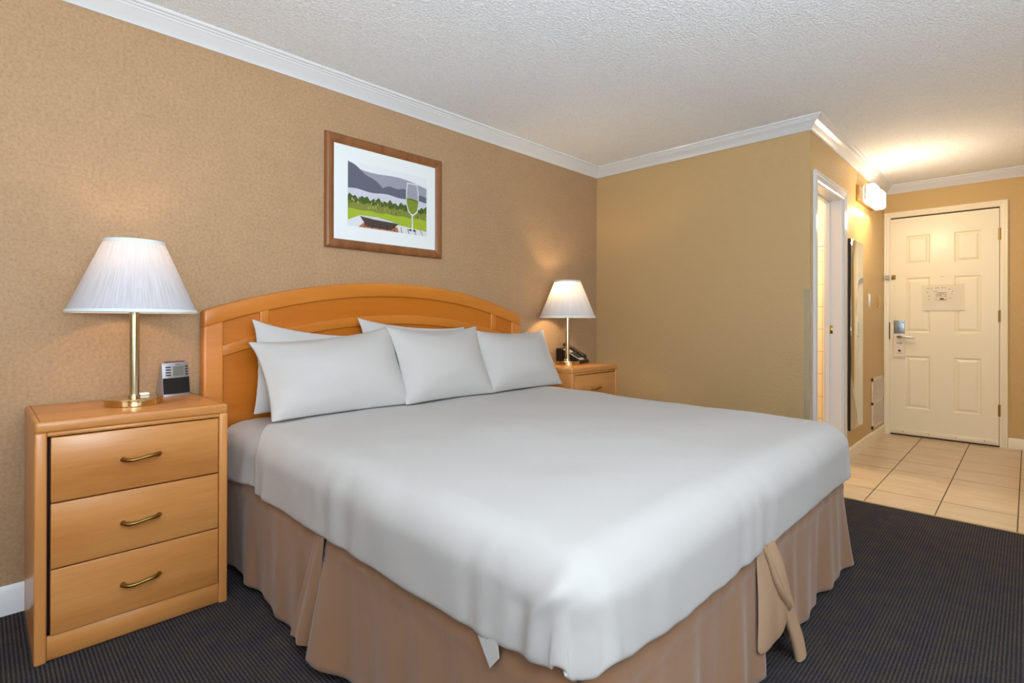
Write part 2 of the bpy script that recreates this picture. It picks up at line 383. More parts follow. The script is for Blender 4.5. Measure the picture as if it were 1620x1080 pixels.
for a, b in (((DYA, DZ0), (DYB, DZ0)), ((DYB, DZ0), (DYB, DZ1)), ((DYB, DZ1), (DYA, DZ1)), ((DYA, DZ1), (DYA, DZ0))):
    quad((fx, *a), (fx, *b), (fx+.012, *b), (fx+.012, *a))
slabo = obj('door_leaf', V, Fc, M_cream, D1)
bm = bmesh.new(); bm.from_mesh(slabo.data); bmesh.ops.remove_doubles(bm, verts=bm.verts, dist=1e-5); bmesh.ops.recalc_face_normals(bm, faces=bm.faces); bm.to_mesh(slabo.data); bm.free()
box('door_gap', (.0092, DYB-.006, .0), (.0104, DYA+.006, DZ1+.012), M_dark, D1)
box('door_sweep', (-.010, DYB+.002, .014), (-.0032, DYA-.002, .062), M_cream, D1, .002, 1)
for k in range(4): lathe('screw', [(0, 0), (.004, 0), (.004, .001)], M_brassdk, D1, 12).location = (-.0110, DYA-.10-k*.19, .04)
for o in D1.children:
    if o.name.startswith('screw'): o.rotation_euler = (0, -math.pi/2, 0)
for z in (1.817, 1.116, .312):
    bm = bmesh.new(); addbox(bm, (-.006, DYB-.010, z-.05), (-.0032, DYB+.006, z+.05), .001, 1); tube(bm, [(-.008, DYB-.002, z-.05), (-.008, DYB-.002, z+.05)], .0055, 10)
    from_bm('hinge', bm, M_brassdk, D1)
lp = box('lock_plate', (-.012, -1.806, .945), (-.0032, -1.722, 1.080), M_steel, D1, .004, 2)
bm = bmesh.new(); tube(bm, [(-.0125, -1.757, .995), (-.0125, -1.757, 1.012), (-.0125, -1.752, 1.022)], .007, 10, (1, .3)); from_bm('key_slot', bm, M_black, lp)
bm = bmesh.new(); addbox(bm, (-.0135, -1.798, 1.055), (-.0118, -1.789, 1.064), .0005, 1); from_bm('indicator', bm, M_black, lp)
bm = bmesh.new(); addbox(bm, (-.014, -1.812, .912), (-.0032, -1.720, .944), .003, 2); from_bm('handle_rose', bm, mat('cream_escutcheon', (236, 222, 198), .35), D1)
bm = bmesh.new(); tube(bm, [(-.012, -1.760, .926), (-.045, -1.760, .926), (-.055, -1.770, .926), (-.057, -1.80, .926), (-.055, -1.84, .924), (-.052, -1.868, .922), (-.05, -1.888, .922)], [.011, .011, .012, .0105, .010, .0085, .007], 14)
autosm(from_bm('door_handle', bm, M_chrome, D1), 60)
lathe('peephole', [(0, .004), (.004, .004), (.0045, .0055), (.0085, .005), (.0095, 0)], M_chrome, D1, 20).location = (-.0032, -2.076, 1.472)
D1.children[-1].rotation_euler = (0, -math.pi/2, 0)
# swing-bar door guard on the casing and leaf
bm = bmesh.new(); addbox(bm, (-.030, -1.722, 1.474), (-.0032, -1.706, 1.500), .002, 1); addbox(bm, (-.008, -1.735, 1.466), (-.0032, -1.704, 1.508), .001, 1)
from_bm('guard_catch', bm, M_brassdk, D1)
bm = bmesh.new(); addbox(bm, (-.026, -1.689, 1.466), (-.019, -1.660, 1.508), .001, 1); tube(bm, [(-.034, -1.694, 1.474), (-.034, -1.640, 1.474), (-.034, -1.634, 1.4875), (-.034, -1.640, 1.501), (-.034, -1.694, 1.501)], .0035, 8); addbox(bm, (-.040, -1.690, 1.470), (-.026, -1.674, 1.505), .001, 1)
from_bm('guard_bar', bm, M_chrome, D1)
box('latch_guard', (-.014, -1.6925, .90), (-.0045, -1.6865, 1.06), M_dark, D1)

# notice in a clear holder
NT = tag(empty('door_notice', (XD-.011, 0, 0)), 'printed notice in a clear holder on the entry door', 'notice')
M_holder = mat('clear_plastic_sleeve', (240, 225, 200), .08); B(M_holder).inputs['Alpha'].default_value = .10
box('holder', (-.0085, -2.232, 1.172), (-.0070, -1.932, 1.404), M_holder, NT)
M_sheet = mat('paper', (238, 228, 206), .6); M_ink = mat('ink', (40, 24, 20), .7); M_inkl = mat('grey_ink', (128, 108, 84), .7)
box('paper_sheet', (-.0065, -2.205, 1.182), (-.0045, -1.955, 1.382), M_sheet, NT)
box('holder_lip', (-.0125, -2.232, 1.170), (-.0070, -1.932, 1.178), mat('clear_plastic_lip', (245, 238, 225), .1), NT)
bm = bmesh.new()
for (yc, z, w, h) in [(-2.03, 1.343, .035, .003), (-2.073, 1.331, .085, .004), (-2.07, 1.323, .045, .003), (-2.073, 1.317, .08, .003), (-2.073, 1.311, .08, .003), (-2.05, 1.303, .035, .003), (-2.10, 1.300, .02, .003), (-2.07, 1.294, .075, .003), (-2.03, 1.277, .03, .002), (-2.073, 1.262, .085, .004), (-2.135, 1.277, .025, .003), (-1.985, 1.270, .015, .004)]:
    box('text_line', (-.0070, yc-w/2, z-h/2), (-.0064, yc+w/2, z+h/2), M_inkl, NT)
bm = bmesh.new(); addbox(bm, (-.0071, -2.096, 1.267), (-.0064, -2.062, 1.273)); addbox(bm, (-.0071, -2.088, 1.2725), (-.0064, -2.062, 1.281)); from_bm('printed_block', bm, M_ink, NT)
for (y, z) in [(-1.977, 1.372), (-2.035, 1.374), (-2.08, 1.375), (-2.128, 1.36), (-2.15, 1.34), (-1.972, 1.335), (-1.985, 1.30), (-2.145, 1.318), (-2.068, 1.305), (-2.105, 1.278), (-2.00, 1.372), (-2.05, 1.374), (-2.10, 1.373)]: box('printed_mark', (-.0071, y-.0035, z-.003), (-.0064, y+.0035, z+.003), M_ink, NT)

# hanger card on the lever
HC = tag(empty('door_hanger', (XD-.011, 0, 0)), 'pale door hanger card hanging from the entry door lever', 'door hanger')
bm = bmesh.new()
outer = [(-1.722, .735), (-1.812, .735), (-1.812, .955), (-1.722, .955)]
hc = [( -1.767+.0165*math.cos(t_), .922+.0165*math.sin(t_)) for t_ in [math.pi*.25+2*math.pi*k/16 for k in range(16)]]
fr = [bm.verts.new((-.0205, *p)) for p in outer]; hr = [bm.verts.new((-.0205, *p)) for p in hc]
oc = [fr[3], fr[2], fr[1], fr[0]]   # corners by quadrant of hole ring start 45deg
for q in range(4):
    seg = [hr[(q*4+k) % 16] for k in range(5)]
    cA = {0: fr[3], 1: fr[2], 2: fr[1], 3: fr[0]}
    ring = seg
    # ring goes counter-clockwise from 45deg; quadrant q lies between two corners
    corner_s = [fr[3], fr[2], fr[1], fr[0]][q]; corner_e = [fr[2], fr[1], fr[0], fr[3]][q]
    bm.faces.new([corner_s, corner_e] + seg[::-1])
r = bmesh.ops.extrude_face_region(bm, geom=bm.faces[:]); bmesh.ops.translate(bm, vec=(.0012, 0, 0), verts=[g for g in r['geom'] if isinstance(g, bmesh.types.BMVert)])
from_bm('card', bm, mat('hanger_card', (240, 222, 198), .5), HC)
for q in ((-1.79, .868, -1.745, .872), (-1.787, .859, -1.748, .863), (-1.787, .770, -1.749, .774)): box('text_line', (-.0212, q[0], q[1]), (-.0204, q[2], q[3]), M_inkl, HC)
bm = bmesh.new(); prism(bm, [(-1.768+.011*math.cos(a), .795+.011*math.sin(a)) for a in np.linspace(0, 2*math.pi, 24, endpoint=False)], 'x', -.0212, -.0204); addbox(bm, (-.0214, -1.778, .7925), (-.0212, -1.758, .7965)); from_bm('round_logo', bm, mat('dark_print', (66, 54, 48), .6), HC)

# ---------------------------------------------------------------- hall wall fittings
MR = tag(empty('wall_mirror', (4.565, YC, .226)), 'tall narrow mirror hung on the hall wall beside the entry door', 'mirror')
M_mirror = mat('mirror_silver', (225, 228, 220), .03, 1)
box('backing', (-.205, -.016, 0), (.205, -.001, 1.48), M_black, MR)
box('glass', (-.203, -.021, .002), (.203, -.0162, 1.478), M_mirror, MR, .002, 1)

VT = tag(empty('air_vent', (5.445, YC, .115)), 'white return air grille low on the hall wall near the entry door', 'vent')
M_vent = mat('painted_vent_metal', (226, 208, 184), .45); M_ventd = mat('vent_recess', (120, 95, 75), .8)
box('backing', (-.22, -.004, .02), (.22, -.001, .43), M_ventd, VT)
bm = bmesh.new()
for a in ((-.24, -.212, 0, .45), (.212, .24, 0, .45), (-.24, .24, 0, .028), (-.24, .24, .422, .45), (-.24, .24, .212, .236)): addbox(bm, (a[0], -.012, a[2]), (a[1], -.001, a[3]), .001, 1)
from_bm('frame', bm, M_vent, VT)
bm = bmesh.new()
z = .036
while z < .42:
    if not .205 < z < .240: addbox(bm, (-.21, -.010, z), (.21, -.004, z+.0065))
    z += .0135
for k in range(1, 14): addbox(bm, (-.21+k*.03-.0015, -.0105, .03), (-.21+k*.03+.0015, -.004, .42))
from_bm('louvre', bm, M_vent, VT)

def switch(x, m, label):
    e_ = tag(empty('light_switch', (x, YC, 1.25)), label, 'light switch')
    box('switch_plate', (-.038, -.006, -.058), (.038, -.0005, .058), m, e_, .003, 2)
    box('rocker', (-.016, -.010, -.033), (.016, -.0055, .033), m, e_, .002, 1)
switch(5.10, M_white, 'white rocker switch on the hall wall next to the mirror')
switch(5.50, mat('almond_plastic', (206, 168, 112), .4), 'tan switch plate on the hall wall close to the entry door')

SC = tag(empty('wall_sconce', (4.62, YC, 2.105)), 'lit two-globe bath-style wall light high on the hall wall', 'wall light')
box('back_plate', (0, -.022, -.065), (.56, -.0005, .065), mat('gold_plate', (200, 160, 90), .25, .8), SC, .004, 2)
M_globe = mat('frosted_glass', (255, 250, 240), .4); B(M_globe).inputs['Emission Color'].default_value = (1, .95, .86, 1); B(M_globe).inputs['Emission Strength'].default_value = .8
for k in range(2):
    xk = .14+k*.27
    g = empty('lamp_shade', (xk, 0, 0)); g.parent = SC
    bm = bmesh.new(); addbox(bm, (-.085, -.125, -.080), (.085, -.030, .075), .028, 5); g_ = from_bm('globe', bm, M_globe, g, True)
    box('clip', (-.10, -.058, -.05), (-.086, -.050, .068), M_chrome, g, .001, 1)
point('sconce_lamp', (4.72, YC-.32, 1.92), 11, (1, .80, .56), .05)
area('sconce_glow', (4.90, YC-.07, 2.205), (0, -.2, 1), .42, .08, .3, (1, .82, .6))
area('sconce_downlight', (4.90, YC-.07, 2.01), (0, -.3, -1), .42, .08, 2.5, (1, .80, .56))

# clear corner guard on the outside corner
M_guard = mat('clear_corner_guard', (206, 200, 178), .15); B(M_guard).inputs['Alpha'].default_value = .25
bm = bmesh.new(); addbox(bm, (XW-.005, YC-.002, .45), (XW-.003, YC+.030, 1.272)); addbox(bm, (XW-.005, YC-.004, .45), (XW+.022, YC-.002, 1.272))
tag(from_bm('corner_guard', bm, M_guard), 'clear plastic corner guard on the outside corner of the wall', 'corner guard')
bm = bmesh.new()

# ---------------------------------------------------------------- nightstand
NW, ND, NH = .544, .471, .748
def nightstand(loc):
    r = empty('nightstand', loc)
    for a in (0, NW-.030): box('side_panel', (a, -ND, 0), (a+.030, -.017, NH-.034), M_maple_v, r, .006, 3)
    bm = bmesh.new(); addbox(bm, (.0, -ND-.001, NH-.036), (NW, -.015, NH), .009, 4); autosm(from_bm('top', bm, M_maple, r), 40)
    bm = bmesh.new()
    addbox(bm, (.013, -ND+.012, NH-.0006), (NW-.013, -ND+.0135, NH+.0003)); addbox(bm, (.013, -ND+.012, NH-.0006), (.0145, -.02, NH+.0003)); addbox(bm, (NW-.0145, -ND+.012, NH-.0006), (NW-.013, -.02, NH+.0003))
    from_bm('inlay_line', bm, M_dark, r)
    box('front_rail', (.030, -ND+.001, .700), (NW-.030, -ND+.02, NH-.035), M_maple, r, .002, 1)
    box('plinth', (.030, -ND+.006, .004), (NW-.030, -ND+.024, .079), M_maple, r, .002, 1)
    box('back_panel', (.030, -.030, .05), (NW-.030, -.018, NH-.035), M_dark, r)
    box('carcass', (.030, -ND+.03, .08), (NW-.030, -.032, .70), M_dark, r)
    for k in range(3):
        za = .081+k*.2065
        d = box('drawer', (.0385, -ND+.0005, za), (NW-.0325, -ND+.022, za+.2022), M_maple, r, .0025, 2)
        zc = (.179, .385, .598)[k]; xc = NW/2-.0; bm = bmesh.new()
        pts = []; rad = []
        for i in range(17):
            t_ = -1+i/8; xx = .052*t_
            out = .026*(1-abs(t_)**5); pts.append((xc+xx, -ND-.0-out, zc+.0035*math.sin(t_*2.6))); rad.append(.0058+.0028*abs(t_)**1.5); 
        tube(bm, pts, rad, 10, (1, .85)); 
        for sx in (-1, 1): tube(bm, [(xc+sx*.050, -ND+.002, zc), (xc+sx*.050, -ND-.006, zc)], .0075, 12)
        autosm(from_bm('drawer_pull', bm, M_brassdk, d), 60)
    return r
ns = nightstand((-.216, 0, 0)); tag(ns, 'maple three-drawer nightstand left of the bed carrying the clock radio', 'nightstand')
n2 = copy_tree(ns); n2.location = (2.433, 0, 0); tag(n2, 'maple nightstand right of the bed carrying the black telephone', 'nightstand')
B(M_black)

# ---------------------------------------------------------------- table lamps
M_shade = mat('white_pleated_shade', (196, 199, 208), .8, spec=.1)
nt = M_shade.node_tree; tr = N(M_shade, 'ShaderNodeBsdfTranslucent'); tr.inputs[0].default_value = lin((248, 240, 228)); mx = N(M_shade, 'ShaderNodeMixShader'); mx.inputs[0].default_value = .09
Lk(M_shade, B(M_shade).outputs[0], mx.inputs[1]); Lk(M_shade, tr.outputs[0], mx.inputs[2]); Lk(M_shade, mx.outputs[0], nt.nodes['Material Output'].inputs[0])
t = N(M_shade, 'ShaderNodeTexCoord'); sp = N(M_shade, 'ShaderNodeSeparateXYZ'); Lk(M_shade, t.outputs['Object'], sp.inputs[0])
an = math_(M_shade, 'ARCTAN2', sp.outputs[0], sp.outputs[1]); cb = N(M_shade, 'ShaderNodeCombineXYZ'); Lk(M_shade, math_(M_shade, 'MULTIPLY', an, 26), cb.inputs[0]); Lk(M_shade, math_(M_shade, 'MULTIPLY', sp.outputs[2], 5), cb.inputs[2])
nz = noise(M_shade, cb.outputs[0], 1.6, 4, .6); bump(M_shade, nz, .5, .004)
cm = ramp(M_shade, nz, [(.3, (168, 170, 181)), (.6, (194, 197, 207))]); Lk(M_shade, cm, B(M_shade).inputs['Base Color'])
M_shtrim = mat('shade_trim', (214, 222, 224), .7)
M_bulb = mat('bulb_glass', (255, 244, 220), .3); B(M_bulb).inputs['Emission Color'].default_value = (1, .75, .45, 1); B(M_bulb).inputs['Emission Strength'].default_value = 6; B(M_bulb).inputs['Alpha'].default_value = .12
def table_lamp(loc):
    r = empty('table_lamp', loc)
    lathe('lamp_base', [(0, 0), (.088, 0), (.0905, .003), (.0905, .024), (.088, .0265), (.02, .0275), (0, .0275)], M_brass, r)
    lathe('lamp_pole', [(.019, .0275), (.019, .034), (.0158, .037), (.0158, .43), (.010, .435), (.010, .47)], M_pole, r, 32)
    sh = lathe('lamp_shade', [(.202, .345), (.094, .607)], M_shade, r, 128)
    lathe('shade_trim', [(.2025, .342), (.2050, .345), (.2015, .3545), (.2005, .352), (.2025, .342)], M_shtrim, sh, 96); lathe('shade_trim', [(.0978, .599), (.0960, .611), (.0935, .610), (.0955, .598), (.0978, .599)], M_shtrim, sh, 96)
    bm = bmesh.new()
    for a in (0, 2.094, 4.189): tube(bm, [(0, 0, .600), (.094*math.cos(a), .094*math.sin(a), .604)], .0015, 6)
    tube(bm, [(0, 0, .585), (0, 0, .606)], .004, 8); from_bm('shade_spider', bm, M_pole, sh)
    lathe('bulb', [(.012, .47), (.014, .485), (.028, .505), (.030, .525), (.024, .545), (.010, .555), (0, .556)], M_bulb, r, 24)
    box('outlet', (.018, .020, .0275), (.052, .045, .037), M_white, r, .002, 2)
    return r
L1 = table_lamp((.075, -.24, NH)); tag(L1, 'brass table lamp with white pleated shade beside the clock radio', 'table lamp')
L2 = copy_tree(L1); L2.location = (2.688, -.228, NH); tag(L2, 'brass table lamp with white pleated shade beside the telephone', 'table lamp')
lb = point('lamp_light', (0, 0, .53), 2.4, (1, .72, .45), .03, L1)
lb = point('lamp_light', (-.045, .01, .53), 6.0, (1, .74, .42), .025, L2)

# ---------------------------------------------------------------- clock radio
CR = empty('clock_radio', (.247, -.062, NH), math.radians(16)); tag(CR, 'silver and black clock radio on the left nightstand', 'clock radio')
bm = bmesh.new()
sec = []
wd = .054
def prof_at(z):   # front y and back y at height z
    f = -.020 - .006 + z*.10; b = .052 - z*.28; return f, b
lv = [0, .004, .07, .075, .13, .137, .140]
rings = []
for z in lv:
    f, b = prof_at(z); ins = 0 if z < .135 else (.003 if z < .139 else .010)
    pts = []
    for i in range(9): u = -1+i/4; pts.append((u*(wd-ins), f+ins+.010*u*u, z))
    for i in range(5): u = 1-i/2; pts.append((u*(wd-.006-ins), b-ins, z))
    rings.append([bm.verts.new(p) for p in pts])
n_ = len(rings[0])
for a, b in zip(rings, rings[1:]):
    for i in range(n_): bm.faces.new((a[i], a[(i+1) % n_], b[(i+1) % n_], b[i]))
bm.faces.new(rings[0][::-1]); bm.faces.new(rings[-1]); autosm(from_bm('housing', bm, M_silver, CR), 35)
def front_patch(name, m, us_, zs_, out=.0012, parent=CR):
    V, Fc = [], []; nu = 9
    for z in (zs_[0], zs_[1]):
        f, _ = prof_at(z)
        for k in (0, 1):
            for i in range(nu): u = us_[0]+(us_[1]-us_[0])*i/(nu-1); V.append((u*wd, f+.010*u*u-(out if k == 0 else -.002), z))
    for i in range(nu-1):
        Fc += [(i, i+1, 2*nu+i+1, 2*nu+i), (nu+i, i, i+1, nu+i+1)[::-1], (2*nu+i, 2*nu+i+1, 3*nu+i+1, 3*nu+i)]
    Fc += [(0, 2*nu, 3*nu, nu), (nu-1, 2*nu-1, 4*nu-1, 3*nu-1)]
    return obj(name, V, Fc, m, parent)
front_patch('speaker_grille', M_grille, (-.985, .985), (.008, .074))
front_patch('display', M_lcd, (-.28, .50), (.083, .122), .0015)
for zc in (.086, .097, .108, .119):
    front_patch('button', M_black, (-.78, -.46), (zc-.0025, zc+.0025), .002); front_patch('button', M_black, (.66, .88), (zc-.0025, zc+.0025), .002)
front_patch('printed_name', M_ink, (-.10, .25), (.1285, .1305), .0006)
bm = bmesh.new(); addbox(bm, (-.04, -.006, .1396), (.04, .010, .1425), .001, 1); from_bm('snooze_button', bm, mat('red_brown_plastic', (120, 80, 76), .4), CR)

# ---------------------------------------------------------------- telephone
PH = empty('telephone', (2.838, -.158, NH), math.radians(-78)); tag(PH, 'black desk telephone with grey keypad face behind the lamp', 'telephone')
M_phface = mat('grey_phone_face', (188, 180, 168), .5)
bm = bmesh.new(); prism(bm, [(-.10, 0), (.10, 0), (.104, .012), (.100, .024), (-.050, .105), (-.095, .112), (-.104, .10)], 'y', -.075, .075)
bmesh.ops.bevel(bm, geom=list(bm.edges), offset=.003, segments=2, affect='EDGES'); autosm(from_bm('base', bm, M_black, PH), 40)
def on_slope(xa, xb, ya, yb, h):   # a plate on the sloping face
    sl = (.105-.024)/(-.150); bm = bmesh.new()
    def zf(x): return .024+(x-.100)*sl
    q = [(xa, ya), (xb, ya), (xb, yb), (xa, yb)]
    A = [bm.verts.new((x, y, zf(x)+.0006)) for x, y in q]; Bq = [bm.verts.new((x+h*.41, y, zf(x)+h)) for x, y in q]
    bm.faces.new(A[::-1]); bm.faces.new(Bq)
    for i in range(4): bm.faces.new((A[i], A[(i+1) % 4], Bq[(i+1) % 4], Bq[i]))
    return bm
fp = from_bm('face_plate', on_slope(-.048, .092, -.068, .020, .0025), M_phface, PH)
for i in range(4):
    for j in range(3): from_bm('key', on_slope(.005+i*.018, .018+i*.018, -.058+j*.024, -.042+j*.024, .006), M_black, fp)
bm = bmesh.new(); sl = -.54
def zf(x): return .024+(x-.100)*sl
pts = [(x, .050, zf(x)+.014+.006*math.cos(x*30)) for x in np.linspace(-.095, .085, 13)]
tube(bm, pts, [.017, .021, .019, .014, .012, .012, .012, .012, .012, .014, .019, .021, .017], 12, (1.2, .8)); autosm(from_bm('handset', bm, M_black, PH), 60)
bm = bmesh.new(); cpts = []
for i in range(160):
    t_ = i/159; a = t_*2*math.pi*26; bx_ = -.08+.13*t_; by_ = .086+.012*math.sin(t_*math.pi)
    cpts.append((bx_+.004*math.cos(a), by_, .006+.004*math.sin(a)))
tube(bm, cpts, .0016, 5); from_bm('coiled_cord', bm, M_black, PH)

# ---------------------------------------------------------------- headboard
HB = empty('headboard', (1.352, -.016, 0)); tag(HB, 'arched maple headboard with recessed panels behind the pillows', 'headboard')
HX, HR, HT = 1.0, 3.03, 1.276
def arc(x, off=0): return HT-(HR-math.sqrt(HR*HR-x*x))-off
def arc_band(name, xa, xb, top, bot, y0, y1, m, bev=.006, n=48):
    """solid between two curves (functions of x)"""
    xs = np.linspace(xa, xb, n); bm = bmesh.new(); fr, bk = [], []
    loop = [(x, top(x)) for x in xs] + [(x, bot(x)) for x in xs[::-1]]
    A = [bm.verts.new((x, y0, z)) for x, z in loop]; Bq = [bm.verts.new((x, y1, z)) for x, z in loop]; k = len(loop)
    for i in range(k): bm.faces.new((A[i], A[(i+1) % k], Bq[(i+1) % k], Bq[i]))
    for i in range(n-1):
        j = k-1-i; bm.faces.new((A[i], A[i+1], A[j-1], A[j])); bm.faces.new((Bq[i], Bq[j], Bq[j-1], Bq[i+1]))
    bmesh.ops.recalc_face_normals(bm, faces=bm.faces)
    if bev:
        ed = [e_ for e_ in bm.edges if len(e_.link_faces) == 2 and e_.calc_face_angle(0) > .9]
        bmesh.ops.bevel(bm, geom=ed, offset=bev, segments=3, profile=.5, affect='EDGES')
    return autosm(from_bm(name, bm, m, HB), 40)
Y0, Y1 = -.054, -.001
cst = lambda v_: (lambda x: v_)
SW = .082
arc_band('top_rail', -HX, HX, lambda x: arc(x), lambda x: arc(x, .078), Y0-.002, Y1, M_hbf, .010)
arc_band('stile', -HX, -HX+SW, lambda x: arc(x, .072), cst(.20), Y0, Y1, M_hbf, .007, 8)
arc_band('stile', HX-SW, HX, lambda x: arc(x, .072), cst(.20), Y0, Y1, M_hbf, .007, 8)
arc_band('middle_rail', -HX+SW-.01, HX-SW+.01, lambda x: arc(x, .180), lambda x: arc(x, .232), Y0+.001, Y1, M_hbf, .006)
for s in (-1, 1): arc_band('divider', s*.742-.022, s*.742+.022, lambda x: arc(x, .07), lambda x: arc(x, .19), Y0+.0015, Y1, M_hbf, .006, 6)
yp = Y0+.012
arc_band('panel', -HX+SW-.004, -.758, lambda x: arc(x, .07), lambda x: arc(x, .19), yp, Y1-.004, M_hb, 0, 8)
arc_band('panel', .758, HX-SW+.004, lambda x: arc(x, .07), lambda x: arc(x, .19), yp, Y1-.004, M_hb, 0, 8)
arc_band('panel', -.726, .726, lambda x: arc(x, .07), lambda x: arc(x, .19), yp, Y1-.004, M_hb, 0)
arc_band('panel', -HX+SW-.004, HX-SW+.004, lambda x: arc(x, .225), cst(.24), yp, Y1-.004, M_hb, 0)

# ---------------------------------------------------------------- picture
PX0, PX1, PZ0, PZ1 = .9328, 1.6977, 1.4505, 2.0594
PC = empty('framed_picture', ((PX0+PX1)/2, 0, PZ0)); tag(PC, 'framed vineyard and wine glass photograph above the headboard', 'picture')
pw, ph = (PX1-PX0)/2, PZ1-PZ0; fw = .052
def fbar(pts):
    bm = bmesh.new()   # moulded frame member: sweep of an L profile, mitred
    P = [(0, -.002), (0, -.014), (.006, -.021), (.016, -.024), (.034, -.020), (.046, -.013), (fw, -.009), (fw, -.002)]
    A, Bq = [], []
    (ax, az, ix, iz), (bx_, bz_, jx, jz) = pts
    for a, d in P: A.append(bm.verts.new((ax+ix*a, d, az+iz*a))); Bq.append(bm.verts.new((bx_+jx*a, d, bz_+jz*a)))
    for i in range(len(P)): bm.faces.new((A[i], A[(i+1) % len(P)], Bq[(i+1) % len(P)], Bq[i]))
    return bm
cor = [(-pw, 0, 1, 1), (pw, 0, -1, 1), (pw, ph, -1, -1), (-pw, ph, 1, -1)]
for i in range(4): autosm(from_bm('frame_rail', fbar((cor[i], cor[(i+1) % 4])), M_frame, PC), 60)
M_matb = mat('white_mount', (226, 232, 232), .6, spec=.3)
box('mount', (-pw+fw-.004, -.010, fw-.004), (pw-fw+.004, -.004, ph-fw+.004), M_matb, PC)
box('inner_lip', (-pw+fw-.006, -.0095, fw-.006), (pw-fw+.006, -.0035, ph-fw+.006), mat('dark_fillet', (70, 36, 30), .5), PC)
# the print: shapes in the picture's own plane, in units of the print (0..1 across, 0..1 up)
qx0, qx1, qz0, qz1 = -pw+.130, pw-.115, .128, ph-.128
pm = [mat('print_'+n_, c_, .5, spec=.3) for n_, c_ in [('sky', (222, 226, 230)), ('far_hill', (150, 152, 166)), ('near_hill', (96, 98, 114)), ('lake', (198, 200, 214)), ('vines_dark', (74, 92, 34)), ('vines', (124, 132, 58)), ('lawn', (158, 178, 48)), ('table', (214, 216, 222)), ('plate', (74, 62, 54)), ('reflection', (170, 110, 76)), ('slot', (34, 34, 30)), ('glass', (208, 214, 216)), ('wine', (122, 140, 44)), ('foliage_light', (170, 166, 96)), ('plate_rim', (196, 202, 208))]]
PV, PF, PI = [], [], []
def shape(pts, mi, layer):
    i = len(PV); PV.extend([(qx0+(qx1-qx0)*a, -.0102-.00012*layer, qz0+(qz1-qz0)*b) for a, b in pts]); PF.append(list(range(i, i+len(pts)))); PI.append(mi)
R_ = random.Random(3)
shape([(0, 0), (1, 0), (1, 1), (0, 1)], 0, 0)
def ridge(f, lo, mi, layer, a=0, b=1, n=24):
    xs = np.linspace(a, b, n)
    for u, w in zip(xs, xs[1:]):
        if f(u) > lo and f(w) > lo: shape([(u, lo), (w, lo), (w, f(w)), (u, f(u))], mi, layer)
ridge(lambda u: .94-.10*u-.03*math.sin(u*7), .50, 1, 1, .0)
ridge(lambda u: .99-.62*u**.85+.03*math.sin(u*9)+.02*math.sin(u*23), .50, 2, 2, 0, .55)
ridge(lambda u: .72+.03*math.sin(u*11+1)+.02*math.sin(u*29)-.03*u, .50, 2, 2.5, .30, 1)
ridge(lambda u: .58+.012*math.sin(u*17), .38, 3, 3)
ridge(lambda u: .47+.02*math.sin(u*40)+.02*math.sin(u*90), .30, 4, 4, 0, 1, 80)
ridge(lambda u: .38+.015*math.sin(u*60), .24, 5, 5, 0, 1, 60)
for k in range(70): u = R_.random(); b_ = .27+.16*R_.random(); w = .006+.008*R_.random(); shape([(u, b_), (u+w, b_+.01), (u+w*.8, b_+.05), (u-w*.2, b_+.04)], R_.choice((4, 13, 5)), 6)
ridge(lambda u: .27+.008*math.sin(u*30), .02, 6, 7)
shape([(0, 0), (1, 0), (1, .08), (.62, .12), (.3, .17), (.12, .17), (0, .09)], 7, 8)
shape([(.12, .0), (.62, .0), (.60, .08), (.20, .10)], 9, 9)
shape([(.14, .17), (.22, .02), (.52, .02), (.62, .14), (.35, .15)], 8, 10); shape([(.10, .185), (.3, .15), (.64, .14), (.35, .195)], 14, 11)
for k in range(9): u = .18+k*.095; sl_ = -.35+k*.10; shape([(u, -.0), (u+.008, -.0), (u+.008-sl_*.07, .09), (u-sl_*.07, .09)], 10, 12)
gx_ = .80
shape([(gx_-.085, .50), (gx_-.06, .38), (gx_-.02, .32), (gx_+.02, .32), (gx_+.07, .38), (gx_+.09, .5), (gx_+.085, .72), (gx_+.07, .86), (gx_-.07, .86), (gx_-.085, .72)], 11, 13)
shape([(gx_-.072, .50), (gx_-.05, .40), (gx_-.02, .345), (gx_+.02, .345), (gx_+.06, .40), (gx_+.078, .5), (gx_+.072, .70), (gx_+.06, .84), (gx_-.06, .84), (gx_-.072, .70)], 1, 14)
shape([(gx_-.078, .52), (gx_-.05, .40), (gx_-.02, .345), (gx_+.02, .345), (gx_+.06, .40), (gx_+.082, .52), (gx_+.084, .58), (gx_-.08, .60)], 12, 15)
shape([(gx_-.07, .585), (gx_+.07, .565), (gx_+.07, .58), (gx_-.02, .60)], 4, 16)
shape([(gx_-.012, .06), (gx_+.012, .06), (gx_+.008, .33), (gx_-.008, .33)], 11, 16); shape([(gx_-.06, .055), (gx_+.06, .055), (gx_+.03, .085), (gx_-.03, .085)], 10, 15)
obj('print', PV, PF, None, PC, mats=pm, idx=PI)


